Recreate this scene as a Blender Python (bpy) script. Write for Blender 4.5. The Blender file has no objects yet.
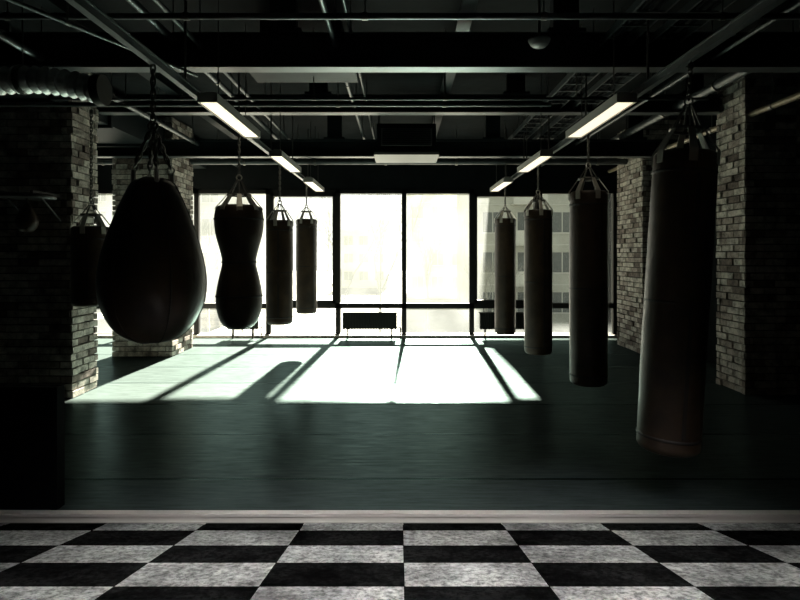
import bpy, math, random
from mathutils import Vector, Matrix
random.seed(7)
sc=bpy.context.scene
try:
    sc.view_settings.view_transform='Standard'
    sc.view_settings.look='None'
except Exception as e: print(e)

# ---------------------------------------------------------------- materials
def mat(name,col,rough=.6,metal=0,spec=.5,bump=0,bscale=30,var=0,vscale=5,emit=None,es=0):
    m=bpy.data.materials.new(name); m.use_nodes=True
    n=m.node_tree.nodes; l=m.node_tree.links; b=n['Principled BSDF']
    b.inputs['Base Color'].default_value=(*col,1)
    b.inputs['Roughness'].default_value=rough
    b.inputs['Metallic'].default_value=metal
    b.inputs['Specular IOR Level'].default_value=spec
    if emit:
        b.inputs['Emission Color'].default_value=(*emit,1); b.inputs['Emission Strength'].default_value=es
    tc=n.new('ShaderNodeTexCoord')
    if var>0:
        t=n.new('ShaderNodeTexNoise'); t.inputs['Scale'].default_value=vscale; t.inputs['Detail'].default_value=6
        l.new(tc.outputs['Object'],t.inputs['Vector'])
        r=n.new('ShaderNodeValToRGB')
        r.color_ramp.elements[0].position=.3; r.color_ramp.elements[1].position=.7
        r.color_ramp.elements[0].color=(*[c*(1-var) for c in col],1)
        r.color_ramp.elements[1].color=(*[min(1,c*(1+var)) for c in col],1)
        l.new(t.outputs['Fac'],r.inputs['Fac']); l.new(r.outputs['Color'],b.inputs['Base Color'])
    if bump>0:
        t=n.new('ShaderNodeTexNoise'); t.inputs['Scale'].default_value=bscale; t.inputs['Detail'].default_value=5
        l.new(tc.outputs['Object'],t.inputs['Vector'])
        bp=n.new('ShaderNodeBump'); bp.inputs['Strength'].default_value=bump; bp.inputs['Distance'].default_value=.02
        l.new(t.outputs['Fac'],bp.inputs['Height']); l.new(bp.outputs['Normal'],b.inputs['Normal'])
    return m

M_leather=mat('bag_leather',(.034,.020,.011),.42,spec=.4,bump=.15,bscale=12,var=.5,vscale=6)
M_seam=mat('bag_seam',(.012,.010,.009),.6)
M_steel=mat('dark_steel',(.12,.12,.11),.4,.8)
M_chrome=mat('strap_metal',(.5,.48,.43),.4,.4)
M_frame=mat('window_frame',(.008,.009,.009),.6,spec=.2)
M_ceil=mat('ceiling_black',(.0075,.010,.011),.85,spec=.1,bump=.4,bscale=6,var=.4,vscale=2)
M_wall=mat('wall_dark',(.006,.008,.009),.8,spec=.1,bump=.3,bscale=12,var=.3,vscale=3)
M_beam=mat('beam_paint',(.012,.016,.0175),.55,spec=.15,var=.3,vscale=4)
M_pipe=mat('pipe_grey',(.062,.071,.073),.45,.4,var=.25,vscale=5)
M_pipe_y=mat('pipe_ochre',(.20,.17,.115),.45,.3)
M_duct=mat('foil_duct',(.60,.59,.58),.4,.2,var=.2,vscale=20)
M_mortar=mat('mortar',(.04,.035,.03),.95,bump=.5,bscale=60)
M_lamp=mat('lamp_diffuser',(.9,.85,.7),.5,emit=(1,.86,.66),es=1.1)
M_lampbody=mat('lamp_body',(.35,.34,.31),.5)
M_base=mat('baseboard_paint',(.58,.55,.51),.5,var=.08,vscale=3)
M_rad=mat('radiator_paint',(.012,.014,.012),.6,spec=.2)
M_plastic=mat('white_plastic',(.13,.13,.125),.5)
M_sill=mat('sill_white',(.35,.35,.33),.6)
M_black=mat('partition_black',(.003,.004,.005),.8,spec=.05)

def brick_mat(name,base):
    m=bpy.data.materials.new(name); m.use_nodes=True
    n=m.node_tree.nodes; l=m.node_tree.links; b=n['Principled BSDF']; b.inputs['Roughness'].default_value=.9
    tc=n.new('ShaderNodeTexCoord')
    v=n.new('ShaderNodeTexNoise'); v.inputs['Scale'].default_value=9; v.inputs['Detail'].default_value=8; v.inputs['Roughness'].default_value=.75
    l.new(tc.outputs['Object'],v.inputs['Vector'])
    r=n.new('ShaderNodeValToRGB'); r.color_ramp.elements[0].position=.36; r.color_ramp.elements[1].position=.60
    r.color_ramp.elements[0].color=(*[c*.25 for c in base],1); r.color_ramp.elements[1].color=(*base,1)
    l.new(v.outputs['Fac'],r.inputs['Fac']); l.new(r.outputs['Color'],b.inputs['Base Color'])
    bp=n.new('ShaderNodeBump'); bp.inputs['Strength'].default_value=.8; bp.inputs['Distance'].default_value=.03
    l.new(v.outputs['Fac'],bp.inputs['Height']); l.new(bp.outputs['Normal'],b.inputs['Normal'])
    return m
M_brick1=brick_mat('brick_pale',(.62,.58,.51)); M_brick2=brick_mat('brick_mid',(.42,.37,.32)); M_brick3=brick_mat('brick_dark',(.20,.16,.135))

def tile_mat(name,c0,c1,rough,spec):
    m=bpy.data.materials.new(name); m.use_nodes=True
    n=m.node_tree.nodes; l=m.node_tree.links; b=n['Principled BSDF']; b.inputs['Roughness'].default_value=rough
    b.inputs['Specular IOR Level'].default_value=spec
    tc=n.new('ShaderNodeTexCoord')
    a=n.new('ShaderNodeTexNoise'); a.inputs['Scale'].default_value=2.2; a.inputs['Detail'].default_value=12; a.inputs['Roughness'].default_value=.76
    l.new(tc.outputs['Object'],a.inputs['Vector'])
    r=n.new('ShaderNodeValToRGB'); r.color_ramp.elements[0].position=.40; r.color_ramp.elements[1].position=.62
    r.color_ramp.elements[0].color=(*c0,1); r.color_ramp.elements[1].color=(*c1,1)
    l.new(a.outputs['Fac'],r.inputs['Fac'])
    g=n.new('ShaderNodeTexNoise'); g.inputs['Scale'].default_value=34; g.inputs['Detail'].default_value=7; g.inputs['Roughness'].default_value=.78
    l.new(tc.outputs['Object'],g.inputs['Vector'])
    r2=n.new('ShaderNodeValToRGB'); r2.color_ramp.elements[0].position=.40; r2.color_ramp.elements[1].position=.58
    r2.color_ramp.elements[0].color=(.22,.22,.22,1); r2.color_ramp.elements[1].color=(1,1,1,1)
    l.new(g.outputs['Fac'],r2.inputs['Fac'])
    mx=n.new('ShaderNodeMixRGB'); mx.blend_type='MULTIPLY'; mx.inputs[0].default_value=1
    l.new(r.outputs['Color'],mx.inputs[1]); l.new(r2.outputs['Color'],mx.inputs[2]); l.new(mx.outputs[0],b.inputs['Base Color'])
    return m
M_tw=tile_mat('tile_white',(.17,.17,.17),(.66,.66,.65),.7,.2)
M_tb=tile_mat('tile_black',(.001,.001,.001),(.020,.020,.020),.8,.0)

def floor_mat():
    m=bpy.data.materials.new('gym_mat'); m.use_nodes=True
    n=m.node_tree.nodes; l=m.node_tree.links; n.remove(n['Principled BSDF']); out=n['Material Output']
    tc=n.new('ShaderNodeTexCoord')
    mo=n.new('ShaderNodeMapping'); mo.inputs['Location'].default_value=(100,0,0); l.new(tc.outputs['Object'],mo.inputs['Vector'])
    br=n.new('ShaderNodeTexBrick'); br.inputs['Scale'].default_value=1; br.inputs['Brick Width'].default_value=400; br.inputs['Row Height'].default_value=1
    br.offset=0
    br.inputs['Mortar Size'].default_value=.014; br.inputs['Color1'].default_value=(.056,.072,.072,1); br.inputs['Color2'].default_value=(.072,.091,.090,1)
    br.inputs['Mortar'].default_value=(.010,.016,.017,1)
    l.new(mo.outputs[0],br.inputs['Vector'])
    mp=n.new('ShaderNodeMapping'); mp.inputs['Scale'].default_value=(1.2,10,1)
    l.new(tc.outputs['Object'],mp.inputs['Vector'])
    s=n.new('ShaderNodeTexNoise'); s.inputs['Scale'].default_value=3; s.inputs['Detail'].default_value=9; s.inputs['Roughness'].default_value=.72
    l.new(mp.outputs[0],s.inputs['Vector'])
    r=n.new('ShaderNodeValToRGB'); r.color_ramp.elements[0].position=.3; r.color_ramp.elements[1].position=.7
    r.color_ramp.elements[0].color=(.5,.5,.5,1)
    l.new(s.outputs['Fac'],r.inputs['Fac'])
    mx=n.new('ShaderNodeMixRGB'); mx.blend_type='MULTIPLY'; mx.inputs[0].default_value=1
    l.new(br.outputs['Color'],mx.inputs[1]); l.new(r.outputs['Color'],mx.inputs[2])
    d=n.new('ShaderNodeBsdfDiffuse'); l.new(mx.outputs[0],d.inputs[0])
    gl=n.new('ShaderNodeBsdfGlossy'); gl.inputs['Roughness'].default_value=.25
    m2=n.new('ShaderNodeMixRGB'); m2.blend_type='MULTIPLY'; m2.inputs[0].default_value=1; m2.inputs[1].default_value=(.62,.90,.90,1)
    r3=n.new('ShaderNodeValToRGB'); r3.color_ramp.elements[0].position=.35; r3.color_ramp.elements[1].position=.65
    r3.color_ramp.elements[0].color=(.25,.25,.25,1); l.new(s.outputs['Fac'],r3.inputs['Fac']); l.new(r3.outputs['Color'],m2.inputs[2])
    l.new(m2.outputs[0],gl.inputs[0])
    bp=n.new('ShaderNodeBump'); bp.inputs['Strength'].default_value=.2; bp.inputs['Distance'].default_value=.01
    l.new(s.outputs['Fac'],bp.inputs['Height']); l.new(bp.outputs['Normal'],gl.inputs['Normal'])
    ms=n.new('ShaderNodeMixShader'); ms.inputs[0].default_value=.11
    l.new(d.outputs[0],ms.inputs[1]); l.new(gl.outputs[0],ms.inputs[2]); l.new(ms.outputs[0],out.inputs['Surface'])
    return m
M_floor=floor_mat()

def glass_mat():
    m=bpy.data.materials.new('dusty_glass'); m.use_nodes=True
    n=m.node_tree.nodes; l=m.node_tree.links
    n.remove(n['Principled BSDF']); out=n['Material Output']
    t=n.new('ShaderNodeBsdfTransparent'); t.inputs[0].default_value=(.94,.96,.93,1)
    tr=n.new('ShaderNodeBsdfTranslucent'); tr.inputs[0].default_value=(.89,.96,.98,1)
    g=n.new('ShaderNodeBsdfGlossy'); g.inputs['Roughness'].default_value=.05
    a=n.new('ShaderNodeMixShader'); c=n.new('ShaderNodeMixShader')
    no=n.new('ShaderNodeTexNoise'); no.inputs['Scale'].default_value=1.3; no.inputs['Detail'].default_value=8
    tc=n.new('ShaderNodeTexCoord'); l.new(tc.outputs['Object'],no.inputs['Vector'])
    mr=n.new('ShaderNodeMapRange'); mr.inputs['From Min'].default_value=.3; mr.inputs['From Max'].default_value=.7
    mr.inputs['To Min'].default_value=.019; mr.inputs['To Max'].default_value=.040
    l.new(no.outputs['Fac'],mr.inputs['Value']); l.new(mr.outputs[0],a.inputs[0])
    l.new(t.outputs[0],a.inputs[1]); l.new(tr.outputs[0],a.inputs[2])
    c.inputs[0].default_value=.04
    l.new(a.outputs[0],c.inputs[1]); l.new(g.outputs[0],c.inputs[2]); l.new(c.outputs[0],out.inputs['Surface'])
    return m
M_glass=glass_mat()
M_bA=mat('facade_grey',(.29,.30,.26),.9,var=.15,vscale=.6)
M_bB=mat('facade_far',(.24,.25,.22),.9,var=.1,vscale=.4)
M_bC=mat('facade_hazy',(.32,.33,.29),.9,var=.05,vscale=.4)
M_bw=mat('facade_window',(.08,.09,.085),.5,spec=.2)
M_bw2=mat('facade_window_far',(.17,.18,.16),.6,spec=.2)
M_trim=mat('facade_trim',(.36,.37,.33),.8)
M_bark=mat('bark_hazy',(.18,.185,.16),.9)
M_ground=mat('street_ground',(.12,.12,.105),.9,var=.2,vscale=.3)

# ---------------------------------------------------------------- mesh builder
class MB:
    def __init__(s): s.v=[]; s.f=[]; s.m=[]; s.sm=[]
    def _add(s,vs,fs,mi=0,smooth=False):
        o=len(s.v); s.v+= [tuple(v) for v in vs]
        for f in fs: s.f.append([i+o for i in f]); s.m.append(mi); s.sm.append(smooth)
    def box(s,x0,x1,y0,y1,z0,z1,mi=0):
        vs=[(x0,y0,z0),(x1,y0,z0),(x1,y1,z0),(x0,y1,z0),(x0,y0,z1),(x1,y0,z1),(x1,y1,z1),(x0,y1,z1)]
        s._add(vs,[(0,3,2,1),(4,5,6,7),(0,1,5,4),(1,2,6,5),(2,3,7,6),(3,0,4,7)],mi)
    def tube(s,p0,p1,r0,r1=None,mi=0,n=10,caps=True):
        if r1 is None: r1=r0
        p0=Vector(p0); p1=Vector(p1); d=(p1-p0).normalized()
        a=d.orthogonal().normalized(); b=d.cross(a)
        vs=[]
        for p,r in((p0,r0),(p1,r1)):
            for i in range(n):
                t=2*math.pi*i/n; vs.append(p+a*math.cos(t)*r+b*math.sin(t)*r)
        fs=[(i,(i+1)%n,n+(i+1)%n,n+i) for i in range(n)]
        s._add(vs,fs,mi,True)
        if caps: s._add(vs,[tuple(range(n))[::-1],tuple(range(n,2*n))],mi)
    def lathe(s,prof,c=(0,0,0),mi=0,n=40,M=None,wob=0):
        vs=[]
        for r,z in prof:
            for i in range(n):
                t=2*math.pi*i/n
                rr=r*(1+wob*math.sin(3*t+z*4)+wob*.7*math.sin(5*t-z*7))
                p=Vector((rr*math.cos(t),rr*math.sin(t),z))
                if M: p=M@p
                vs.append(p+Vector(c))
        fs=[]
        for k in range(len(prof)-1):
            for i in range(n): fs.append((k*n+i,k*n+(i+1)%n,(k+1)*n+(i+1)%n,(k+1)*n+i))
        s._add(vs,fs,mi,True)
    def torus(s,c,R,r,M,sx=1,mi=0,n=12,k=6):
        vs=[]
        for i in range(n):
            t=2*math.pi*i/n
            for j in range(k):
                u=2*math.pi*j/k
                p=Vector(((R+r*math.cos(u))*math.cos(t),r*math.sin(u),(R+r*math.cos(u))*math.sin(t)*sx))
                vs.append(M@p+Vector(c))
        fs=[(i*k+j,i*k+(j+1)%k,((i+1)%n)*k+(j+1)%k,((i+1)%n)*k+j) for i in range(n) for j in range(k)]
        s._add(vs,fs,mi,True)
    def chain(s,p0,p1,mi=0,L=.045,R=.012,r=.0038):
        p0=Vector(p0); p1=Vector(p1); d=p1-p0; n=max(1,int(d.length/L))
        q=d.to_track_quat('Z','Y').to_matrix()
        for i in range(n):
            c=p0+d*((i+.5)/n)
            s.torus(c,R,r,q@Matrix.Rotation(math.pi/2*(i%2),3,'Z'),sx=2.2,mi=mi)
    def build(s,name,mats,loc=None,rot=None):
        me=bpy.data.meshes.new(name)
        me.from_pydata(s.v,[],s.f)
        for m in mats: me.materials.append(m)
        for p,mi,sm in zip(me.polygons,s.m,s.sm): p.material_index=mi; p.use_smooth=sm
        me.update()
        import bmesh
        bm=bmesh.new(); bm.from_mesh(me); bmesh.ops.recalc_face_normals(bm,faces=bm.faces); bm.to_mesh(me); bm.free()
        o=bpy.data.objects.new(name,me); sc.collection.objects.link(o)
        if loc: o.location=loc
        if rot: o.rotation_euler=rot
        return o
def simple_box(name,m,*a):
    b=MB(); b.box(*a); return b.build(name,[m])

# ---------------------------------------------------------------- shell
XL,XR,YB,YF,H=-6.3,4.6,10.93,-2.0,3.8
EDGE=3.47
simple_box('floor',M_floor,XL,XR,EDGE,YB,-.3,0)
simple_box('ceiling',M_ceil,XL-.2,XR+.2,YF-.2,YB+.2,H,H+.2)
simple_box('wall_left',M_wall,XL-.2,XL,YF-.2,YB+.2,-.6,H)
simple_box('wall_right',M_wall,XR,XR+.2,YF-.2,YB+.2,-.6,H)
simple_box('wall_front',M_wall,XL,XR,YF-.2,YF,-.6,H)
WT=2.87
b=MB(); b.box(XL,XR,YB,YB+.2,WT,H); b.box(4.2,XR,YB,YB+.2,-.3,WT); b.box(XL,4.2,YB,YB+.2,-.3,.0)
b.build('wall_back',[M_wall])
b=MB()
b.box(XL,XR,EDGE-.018,EDGE,-.20,-.010); b.box(XL,XR,EDGE-.026,EDGE+.030,-.012,.005)
b.box(XL,XR,EDGE-.023,EDGE-.002,-.20,-.040)
b.build('baseboard_front',[M_base])
# chequered ramp
SL=.241; Y0=3.445; Z0=-.048; tw=.604; td=.325
b=MB()
zf=lambda y: Z0+SL*(Y0-y)
rows=[Y0,3.26,2.945,2.65,2.33]
while rows[-1]>1.2: rows.append(rows[-1]-td)
g=.002
for k in range(len(rows)-1):
    ya,yb=rows[k]-g,rows[k+1]+g
    for i in range(-11,9):
        x0=.018+i*tw+g; x1=.018+(i+1)*tw-g
        x0=max(x0,XL); x1=min(x1,XR)
        if x1<=x0: continue
        white=((i+k)%2!=0)
        b._add([(x0,ya,zf(ya)),(x1,ya,zf(ya)),(x1,yb,zf(yb)),(x0,yb,zf(yb))],[(0,1,2,3)],0 if white else 1)
ye=rows[-1]; ys=Y0+.004
b._add([(XL,ys,zf(ys)-.012),(XR,ys,zf(ys)-.012),(XR,ye,zf(ye)-.012),(XL,ye,zf(ye)-.012)],[(0,1,2,3)],1)
b._add([(XL,ye,zf(ye)),(XR,ye,zf(ye)),(XR,YF,zf(ye)),(XL,YF,zf(ye))],[(0,1,2,3)],1)
b.build('floor_checkered_ramp',[M_tw,M_tb])
b=MB(); b.box(XL,-2.17,3.52,3.58,0,.74); b.box(XL,-2.15,3.51,3.59,.74,.77); b.box(-2.19,-2.15,3.51,3.59,0,.74)
b.build('wall_partition',[M_black])

# ---------------------------------------------------------------- windows
bounds=[-6.3,-5.25,-3.97,-2.57,-1.21,.08,1.4,2.73,4.2]
b=MB()
fy0,fy1=YB-.02,YB+.10
for x in bounds: b.box(x-.045,x+.045,fy0,fy1,0,WT)
b.box(XL,4.2,fy0,fy1,WT-.07,WT); b.box(XL,4.2,fy0,fy1,.56,.66); b.box(XL,4.2,fy0,fy1,0,.07)
for i in (3,6):
    x0,x1=bounds[i]+.045,bounds[i+1]-.045
    b.box(x0,x0+.06,fy0-.01,fy1,.66,WT-.07); b.box(x1-.06,x1,fy0-.01,fy1,.66,WT-.07)
    b.box(x0,x1,fy0-.01,fy1,.66,.72); b.box(x0,x1,fy0-.01,fy1,WT-.13,WT-.07)
    b.box(x0+.015,x0+.035,fy0-.05,fy0-.01,1.4,1.53)
b.build('window_frame',[M_frame])
for i in range(len(bounds)-1):
    g_=MB(); x0,x1=bounds[i]+.03,bounds[i+1]-.03
    g_._add([(x0,YB+.05,.05),(x1,YB+.05,.05),(x1,YB+.05,WT-.05),(x0,YB+.05,WT-.05)],[(0,1,2,3)])
    g_.build('window_%d'%(i+1),[M_glass])
simple_box('trim_sill',M_sill,XL,4.2,YB-.12,YB-.02,0,.05)

# ---------------------------------------------------------------- brick pillars
def pillar(x0,x1,y0,y1,z1=H):
    b=MB(); e=.03
    b.box(x0+e,x1-e,y0+e,y1-e,0,z1,3)
    bh,gap=.082,.014; z=0; row=0
    while z+bh<z1:
        zc0,zc1=z+gap/2,z+bh-gap/2
        off=(row%2)*.12
        def run(a0,a1,place):
            a=a0-off
            while a<a1:
                s0=max(a,a0); s1=min(a+.24-gap,a1)
                if s1-s0>.03: place(s0,s1,random.uniform(-.016,.012),random.choice([0,0,0,1,1,2]))
                a+=.24
        run(x0,x1,lambda s0,s1,j,m:b.box(s0,s1,y0-j,y0+.06,zc0,zc1,m))
        run(x0,x1,lambda s0,s1,j,m:b.box(s0,s1,y1-.06,y1+j,zc0,zc1,m))
        run(y0,y1,lambda s0,s1,j,m:b.box(x0-j,x0+.06,s0,s1,zc0,zc1,m))
        run(y0,y1,lambda s0,s1,j,m:b.box(x1-.06,x1+j,s0,s1,zc0,zc1,m))
        z+=bh; row+=1
    b.build('brick_pillar',[M_brick1,M_brick2,M_brick3,M_mortar])
pillar(-4.75,-3.66,6.25,6.78)
pillar(-4.52,-3.58,8.80,9.68)
pillar(3.93,4.58,6.38,6.95)
pillar(3.88,4.58,8.96,10.0)

# ---------------------------------------------------------------- bags
def crown(b,rim_r,rz,az,n=6,plate=.14):
    b.torus((0,0,az),.026,.007,Matrix.Identity(3),mi=2)
    for i in range(n):
        t=2*math.pi*i/n+.3
        d=Vector((math.cos(t),math.sin(t),0)); s=Vector((-math.sin(t),math.cos(t),0))
        p0=d*rim_r*1.005+Vector((0,0,rz-.08)); p1=d*rim_r*1.005+Vector((0,0,rz)); p2=d*rim_r*.50+Vector((0,0,rz+plate))
        w=rim_r*.13; w2=rim_r*.09
        vs=[p0-s*w,p0+s*w,p1+s*w,p1-s*w,p2+s*w2,p2-s*w2]
        o=d*.008
        b._add([v for v in vs]+[v+o for v in vs],[(0,1,2,3),(3,2,4,5),(6,7,8,9),(9,8,10,11),(0,1,7,6),(2,4,10,8),(3,5,11,9),(4,5,11,10),(0,3,9,6),(1,2,8,7)],2)
        b.tube(p2-Vector((0,0,.01)),Vector((0,0,az-.02))+d*.02,.006,mi=3,n=6)
    R0=rim_r*.50
    b.lathe([(R0-.008,rz+plate-.012),(R0+.010,rz+plate-.012),(R0+.010,rz+plate+.006),(R0-.008,rz+plate+.006),(R0-.008,rz+plate-.012)],mi=3,n=24)
def bag_profile(r,z0,z1,bulge=.0):
    pr=[(0.001,z0)]
    for i in range(1,9):
        a=math.pi/2*i/8; pr.append((r-.05+.05*math.sin(a),z0+.05*(1-math.cos(a))))
    pr[1]=(r*.7,z0+.002)
    N=24
    for i in range(N+1):
        f=i/N; z=z0+.06+(z1-z0-.09)*f
        rr=r*(1+bulge*math.sin(math.pi*(1-f))*.5 - .004*math.cos(f*40))
        pr.append((rr,z))
    pr+=[(r*.97,z1-.012),(r*.9,z1),(.001,z1+.002)]
    return pr
def finish(b,name,x,y,top,tilt=0,off=0):
    return b.build(name,[M_leather,M_seam,M_chrome,M_steel],loc=(x,y,top),rot=(0,tilt,off))
RAILZ=2.835
def heavy(x,y,r,z0,z1,az,tilt=0,rot=0,top=RAILZ,plate=.13):
    b=MB(); T=top
    b.lathe(bag_profile(r,z0-T,z1-T,.03),mi=0,wob=.006)
    for zz in (z1-T-.13,z0-T+.10,(z0+z1)/2-T): b.lathe([(r*1.003,zz-.010),(r*1.018,zz-.006),(r*1.018,zz+.006),(r*1.003,zz+.010)],mi=1)
    b.box(-.012,.012,-r*1.02,-r*.97,z0-T+.12,z1-T-.15,1)
    crown(b,r,z1-T,az-T,plate=plate)
    b.chain((0,0,az-T+.02),(0,0,-.01),mi=3,L=.036,R=.012,r=.005)
    b.tube((0,0,-.05),(0,0,-.01),.018,mi=3)
    return finish(b,'heavy_bag',x,y,T,tilt,rot)
heavy(1.86,3.58,.188,.35,2.25,2.58,tilt=math.radians(3.5),rot=.0,plate=.15)
heavy(1.85,5.50,.178,.33,2.22,2.48,rot=.4)
heavy(1.85,7.50,.182,.28,2.20,2.44,rot=.2)
heavy(1.85,9.85,.182,.22,2.24,2.46,rot=.7)
heavy(-1.60,7.45,.172,.68,2.06,2.30,rot=.1)
heavy(-1.57,9.40,.172,.62,2.20,2.42,rot=.9)
heavy(-3.28,5.95,.19,1.06,1.90,2.15,rot=.3,top=3.15)

def smooth_prof(pts):
    out=[]; n=len(pts)
    for i in range(n-1):
        p0=pts[max(i-1,0)];p1=pts[i];p2=pts[i+1];p3=pts[min(i+2,n-1)]
        for k in range(8):
            t=k/8
            f=lambda a,b_,c,d:.5*((2*b_)+(-a+c)*t+(2*a-5*b_+4*c-d)*t*t+(-a+3*b_-3*c+d)*t**3)
            out.append((max(.001,f(p0[0],p1[0],p2[0],p3[0])),f(p0[1],p1[1],p2[1],p3[1])))
    out.append(pts[-1]); return out
# teardrop bag
T=RAILZ; b=MB()
pts=[(.001,1.03),(.12,1.045),(.23,1.12),(.305,1.25),(.33,1.39),(.318,1.54),(.272,1.72),(.215,1.88),(.165,2.0),(.125,2.07),(.06,2.10),(.001,2.10)]
b.lathe([(r,z-T) for r,z in smooth_prof(pts)],mi=0,n=56,wob=.006)
for k in range(6):
    t=2*math.pi*k/6+.2; prev=None
    for r,z in smooth_prof(pts)[3:-6:3]:
        p=Vector((math.cos(t)*r*1.004,math.sin(t)*r*1.004,z-T))
        if prev is not None: b.tube(prev,p,.005,mi=1,n=5,caps=False)
        prev=p
for k in range(4):
    t=2*math.pi*k/4+.6; d=Vector((math.cos(t),math.sin(t),0))
    b.tube(d*.12+Vector((0,0,2.04-T)),d*.115+Vector((0,0,2.14-T)),.016,mi=2)
    b.torus(d*.112+Vector((0,0,2.16-T)),.022,.005,Matrix.Rotation(t,3,'Z'),mi=2)
    b.chain(d*.105+Vector((0,0,2.18-T)),d*.01+Vector((0,0,2.42-T)),mi=3,L=.036,R=.013,r=.006)
b.torus((0,0,2.44-T),.03,.008,Matrix.Identity(3),mi=3)
b.chain((0,0,2.46-T),(0,0,0),mi=3,L=.04,R=.015,r=.0065)
finish(b,'teardrop_bag',-1.61,3.65,T)
# hourglass bag
b=MB()
pts=[(.001,.87),(.10,.88),(.175,.95),(.215,1.08),(.218,1.22),(.195,1.36),(.167,1.48),(.162,1.55),(.185,1.66),(.222,1.80),(.236,1.93),(.225,2.03),(.19,2.08),(.1,2.09),(.001,2.09)]
sp=smooth_prof(pts)
b.lathe([(r,z-T) for r,z in sp],mi=0,n=48,wob=.006)
for zz,r in((1.53,.165),(1.2,.222),(1.95,.238)): b.lathe([(r,zz-.01-T),(r*1.02,zz-T),(r,zz+.01-T)],mi=1)
crown(b,.215,2.06-T,2.36-T,n=8,plate=.13)
b.chain((0,0,2.38-T),(0,0,-.01),mi=3,L=.036,R=.012,r=.005)
finish(b,'hourglass_bag',-1.58,5.5,T)
# speed bag on wall board
b=MB()
b.lathe([(.001,0),(.27,0),(.27,.035),(.001,.035)],mi=1,n=32)
b.lathe(smooth_prof([(.001,-.36),(.06,-.35),(.10,-.29),(.105,-.23),(.07,-.13),(.03,-.07),(.012,-.05),(.001,-.05)]),mi=0,n=24)
b.tube((0,0,-.06),(0,0,0),.012,mi=3)
for sx in(-.18,.18):
    b.box(sx-.015,sx+.015,-.2,.30,.035,.065,1); b.tube((sx,.29,-.22),(sx,-.1,.04),.010,mi=1)
b.build('speed_bag',[M_leather,M_seam,M_chrome,M_steel],loc=(-3.95,5.93,2.2))

# ---------------------------------------------------------------- rails + lights
for X in (1.86,-1.61):
    b=MB()
    b.box(X-.022,X+.022,2.4,10.6,2.84,2.885,0)
    b.box(X-.035,X+.035,2.4,10.6,2.885,2.893,0)
    for y in (2.9,4.2,5.6,7.0,8.4,9.8): b.tube((X,y,2.89),(X,y,H),.010,mi=1,n=6)
    b.build('bag_rail',[M_pipe,M_steel])
for X in (1.73,-1.47):
    for ya,yb in((4.28,5.58),(6.62,7.9),(8.95,10.3)):
        b=MB()
        b.box(X-.070,X+.070,ya,yb,2.80,2.835,0)
        b.box(X-.04,X+.04,ya+.05,yb-.05,2.835,2.86,0)
        b.box(X-.077,X-.070,ya,yb,2.765,2.835,0); b.box(X+.070,X+.077,ya,yb,2.765,2.835,0)
        b.box(X-.077,X+.077,ya-.012,ya,2.765,2.835,0); b.box(X-.077,X+.077,yb,yb+.012,2.765,2.835,0)
        b.box(X-.064,X+.064,ya+.02,yb-.02,2.772,2.80,1)
        for y in (ya+.25,yb-.25): b.tube((X,y,2.86),(X,y,H),.005,mi=2,n=6)
        b.build('strip_light',[M_lampbody,M_lamp,M_steel])

# ---------------------------------------------------------------- ceiling structure
def ibeam_x(y,zb,h,w=.14,x0=XL,x1=XR):
    b=MB(); b.box(x0,x1,y-w/2,y+w/2,zb,zb+.018,1); b.box(x0,x1,y-.008,y+.008,zb+.018,zb+h-.018); b.box(x0,x1,y-w/2,y+w/2,zb+h-.018,zb+h)
    for x in (-4,-1.0,1.42,3.6):
        b.box(x-.11,x+.11,y-.06,y+.06,zb+h,H); b.box(x-.16,x+.16,y-.09,y+.09,zb+h,zb+h+.03)
    b.build('ceiling_beam',[M_beam,M_pipe])
ibeam_x(4.84,3.20,.30)
ibeam_x(8.6,3.10,.26)
ibeam_x(6.9,3.34,.22)
def ibeam_y(x,zb,h,w=.12,y0=2.0,y1=10.8):
    b=MB(); b.box(x-w/2,x+w/2,y0,y1,zb,zb+.018); b.box(x-.008,x+.008,y0,y1,zb+.018,zb+h)
    b.build('ceiling_beam',[M_beam])
ibeam_y(-2.75,3.55,.25); ibeam_y(.55,3.58,.22); ibeam_y(3.1,3.55,.25)
def pipe(p0,p1,r,m=M_pipe,clamps=True):
    b=MB(); b.tube(p0,p1,r,n=14)
    p0=Vector(p0);p1=Vector(p1); L=(p1-p0).length; n=int(L/1.3); q=(p1-p0).normalized()
    for i in range(1,n+1):
        c=p0+(p1-p0)*(i/(n+1)); b.tube(c-q*.02,c+q*.02,r*1.25,n=14,mi=1)
        b.tube(c,(c.x,c.y,H),.006,mi=1,n=6)
    b.build('ceiling_pipe',[m,M_steel])
pipe((XL,3.8,3.22),(3.4,3.8,3.22),.022)
pipe((XL,5.95,3.20),(1.6,5.95,3.20),.025)
pipe((-3.4,5.45,3.12),(3.0,5.45,3.12),.014)
pipe((XL,9.6,3.2),(XR,9.6,3.2),.05)
pipe((-.56,2.5,3.42),(-.56,9.5,3.42),.022)
pipe((-.42,2.5,3.5),(-.42,10.5,3.5),.014)
pipe((-1.72,2.5,3.40),(-1.72,10.6,3.40),.020)
pipe((-1.95,2.5,3.45),(-1.95,10.6,3.45),.03)
pipe((4.0,2.5,3.20),(4.0,10.7,3.20),.035,M_pipe_y)
pipe((3.4,2.5,3.42),(3.4,10.7,3.42),.05)
pipe((2.7,2.5,3.3),(2.7,10.7,3.3),.018)
pipe((-3.1,2.5,3.3),(-3.1,10.7,3.3),.03)
pipe((-2.55,2.4,3.05),(-1.75,4.84,3.15),.014)
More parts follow.
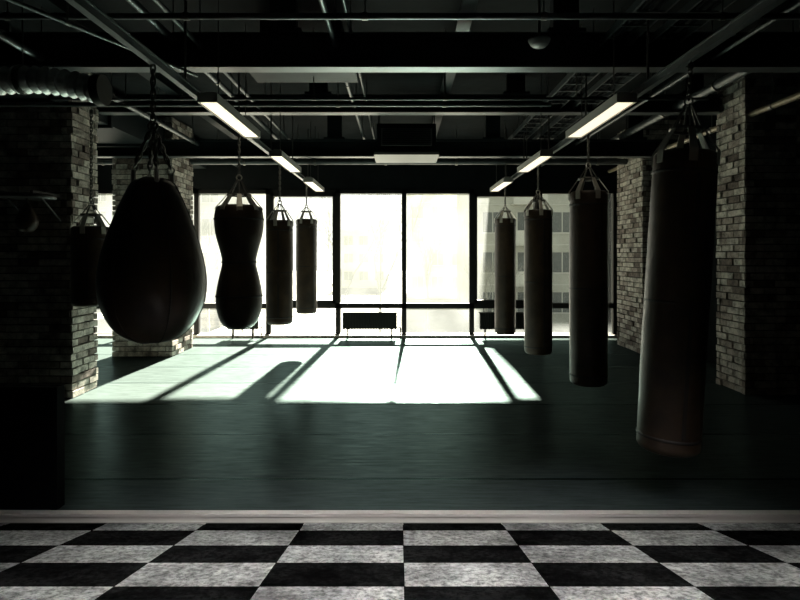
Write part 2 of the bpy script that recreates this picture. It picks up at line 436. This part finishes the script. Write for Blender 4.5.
for X in (1.85,2.25):
    b=MB()
    for s in(-.12,.12): b.box(X+s-.008,X+s+.008,2.4,10.6,3.40,3.46)
    y=2.4
    while y<10.6: b.box(X-.12,X+.12,y,y+.02,3.40,3.412); y+=.25
    for y in (3.2,5,6.6,8.2,9.8):
        for s in(-.12,.12): b.tube((X+s,y,3.46),(X+s,y,H),.006,n=6)
    for s in(-.06,-.02,.05): b.tube((X+s,2.4,3.425),(X+s,10.6,3.425),.014,n=8,mi=1)
    b.build('cable_tray',[M_pipe,M_black])
b=MB(); b.box(-5.2,-3.7,2.6,10.7,3.25,3.7)
for y in (3.5,4.7,5.9,7.1,8.3,9.5): b.box(-5.24,-3.66,y,y+.04,3.21,3.74)
for y in (3.0,5.3,7.7,10): b.box(-5.2,-5.17,y,y+.03,3.7,H); b.box(-3.73,-3.7,y,y+.03,3.7,H)
b.build('ventilation_duct',[M_beam])
# flexible foil duct: sagging run made of corrugated rings
b=MB(); N=48; path=[]
for i in range(N+1):
    f=i/N; path.append(Vector((-4.3+1.85*f,4.55,3.06-.12*f-.05*math.sin(math.pi*2*f))))
vs=[];fs=[];K=24
for i,p in enumerate(path):
    t=(path[min(i+1,N)]-path[max(i-1,0)]).normalized(); a=Vector((0,1,0)); c=t.cross(a)
    r=.112 if i%2 else .084
    for k in range(K):
        u=2*math.pi*k/K; vs.append(p+a*math.cos(u)*r+c*math.sin(u)*r)
for i in range(N):
    for k in range(K): fs.append((i*K+k,i*K+(k+1)%K,(i+1)*K+(k+1)%K,(i+1)*K+k))
b._add(vs,fs,0,False)
b.tube(path[-1]-Vector((.02,0,0)),path[-1]+Vector((.05,0,0)),.122,mi=1,n=28)
for i in (12,32): p=path[i]; b.tube(p-Vector((.015,0,0)),p+Vector((.015,0,0)),.118,mi=1,n=24); b.tube(p+Vector((0,0,.11)),(p.x,p.y,3.24 if p.x<-3.7 else H),.006,mi=1,n=6)
b.build('flexible_duct',[M_duct,M_steel])
b=MB(); b.box(-.32,.50,7.75,8.35,3.02,3.42,0); b.box(-.36,.54,7.70,8.40,2.98,3.02,1); b.box(-.26,.44,7.69,7.70,3.1,3.34,1)
for i in range(9): b.box(-.24,.42,7.675,7.69,3.11+i*.026,3.12+i*.026,0)
for x in(-.3,.48):
    for y in (7.8,8.3): b.tube((x,y,3.42),(x,y,H),.007,n=6)
b.build('air_conditioner',[M_beam,M_plastic])
b=MB(); b.box(-1.4,-.45,5.1,5.6,3.35,3.6,0); b.box(-1.43,-.42,5.08,5.62,3.33,3.35,0); b.box(-1.3,-1.2,5.2,5.5,3.6,H); b.box(-.65,-.55,5.2,5.5,3.6,H)
b.build('ventilation_box',[M_beam])
b=MB(); b.lathe([(.001,-.06),(.05,-.058),(.07,-.04),(.085,-.015),(.09,0),(.001,0)],c=(1.12,4.5,3.33)); b.tube((1.12,4.5,3.33),(1.12,4.5,H),.012)
b.build('smoke_detector',[M_plastic])

# ---------------------------------------------------------------- radiators
def radiator(x0,x1):
    b=MB(); y0,y1=YB-.24,YB-.14; n=int((x1-x0)/.05)
    b.box(x0,x1,y0+.03,y1-.02,.19,.48)
    for i in range(n):
        x=x0+(i+.5)*(x1-x0)/n; b.box(x-.019,x+.019,y0,y1,.18,.49)
    b.box(x0-.01,x1+.01,y0-.005,y1,.485,.50)
    for x in(x0+.1,x1-.1): b.box(x-.015,x+.015,y0+.02,y1-.02,0,.2)
    b.tube((x1,y0+.05,.22),(x1+.07,y0+.05,.22),.012); b.tube((x1+.07,y0+.05,.22),(x1+.07,y0+.05,0),.012)
    b.build('radiator',[M_rad])
radiator(-1.10,-.06); radiator(1.53,2.58); radiator(-3.3,-2.72)

# ---------------------------------------------------------------- exterior
GZ=-4
simple_box('street_ground',M_ground,-90,90,YB+.5,200,GZ-.3,GZ)
def building(name,x0,x1,y,d,top,m,mw,fl=3.0,bay=2.6,balc=False,z0=GZ):
    b=MB(); b.box(x0,x1,y,y+d,z0,top,0)
    z=z0+.4
    while z+fl<top:
        x=x0+.5; k=0
        while x+1.6<x1:
            b.box(x,x+1.5,y-.03,y+.02,z+.9,z+2.4,1)
            b.box(x-.08,x+1.58,y-.10,y+.0,z+.8,z+.9,2); b.box(x-.06,x,y-.06,y,z+.9,z+2.4,2); b.box(x+1.5,x+1.56,y-.06,y,z+.9,z+2.4,2)
            b.box(x+.72,x+.78,y-.05,y,z+.9,z+2.4,2)
            if balc and k%3==1:
                b.box(x-.5,x+2,y-1.1,y,z-.1,z+.02,2); b.box(x-.5,x+2,y-1.1,y-1.04,z,z+1.0,2)
            x+=bay; k+=1
        b.box(x0,x1,y-.06,y,z-.06,z+.0,2)
        z+=fl
    b.build(name,[m,mw,M_trim])
building('apartment_building',5.7,24,42,14,34,M_bA,M_bw,balc=True)
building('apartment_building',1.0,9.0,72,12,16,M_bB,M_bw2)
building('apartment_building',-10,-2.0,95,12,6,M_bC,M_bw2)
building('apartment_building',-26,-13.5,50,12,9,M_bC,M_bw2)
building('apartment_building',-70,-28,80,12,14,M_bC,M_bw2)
def tree(x,y,h):
    b=MB()
    def br(p,d,L,r,n):
        q=p+d*L; b.tube(p,q,r,r*.7,n=5,caps=False)
        if n==0: return
        for k in range(3 if n>1 else 2):
            nd=(d+Vector((random.uniform(-.6,.6),random.uniform(-.6,.6),random.uniform(-.05,.45)))).normalized()
            br(q,nd,L*random.uniform(.62,.82),r*.60,n-1)
    br(Vector((x,y,GZ)),Vector((0,0,1)),h*.3,h*.010,6)
    b.build('bare_tree',[M_bark])
tree(-3.2,30,9); tree(-1.2,34,10.5); tree(1.9,38,8); tree(-9,32,8); tree(-13,38,9); tree(4.6,30,6)
# added sloping slab, out of view, blocks sun at the right-hand windows
b=MB()
cx0,cx1=1.78,6.5
b._add([(cx0,YB+.2,2.95),(cx1,YB+.2,2.95),(cx1,YB+6.4,3.85),(cx0,YB+6.4,3.85),(cx0,YB+.2,3.15),(cx1,YB+.2,3.15),(cx1,YB+6.4,4.05),(cx0,YB+6.4,4.05)],
       [(0,3,2,1),(4,5,6,7),(0,1,5,4),(1,2,6,5),(2,3,7,6),(3,0,4,7)])
b.box(cx1-.2,cx1-.05,YB+6.1,YB+6.25,GZ,3.82)
b.build('sun_blocker',[M_frame])

# ---------------------------------------------------------------- lights
w=bpy.data.worlds.new('World'); sc.world=w; w.use_nodes=True
bg=w.node_tree.nodes['Background']; bg.inputs[0].default_value=(.96,1,.92,1); bg.inputs[1].default_value=1.05
sd=bpy.data.lights.new('sun','SUN'); sd.energy=112; sd.angle=math.radians(1.4); sd.color=(1,.92,.76)
so=bpy.data.objects.new('sun',sd); sc.collection.objects.link(so)
so.rotation_euler=Vector((-.036,-1,-.575)).to_track_quat('-Z','Y').to_euler()
ad=bpy.data.lights.new('ramp_fill_light','AREA'); ad.shape='RECTANGLE'; ad.size=3.2; ad.size_y=.12; ad.energy=26; ad.spread=math.radians(38); ad.color=(1,.985,.97)  # added fill light to brighten the chequered ramp, no fixture behind it
ao=bpy.data.objects.new('ramp_fill_light',ad); sc.collection.objects.link(ao)
ao.location=(0,.6,3.5); ao.rotation_euler=(math.radians(29),0,0)

# ---------------------------------------------------------------- camera
cd=bpy.data.cameras.new('camera'); co=bpy.data.objects.new('camera',cd); sc.collection.objects.link(co)
co.location=(0,0,1.6); co.rotation_euler=(math.pi/2,0,0)
cd.sensor_width=36; cd.lens=25.2; cd.shift_y=-.05625; cd.clip_end=500
sc.camera=co
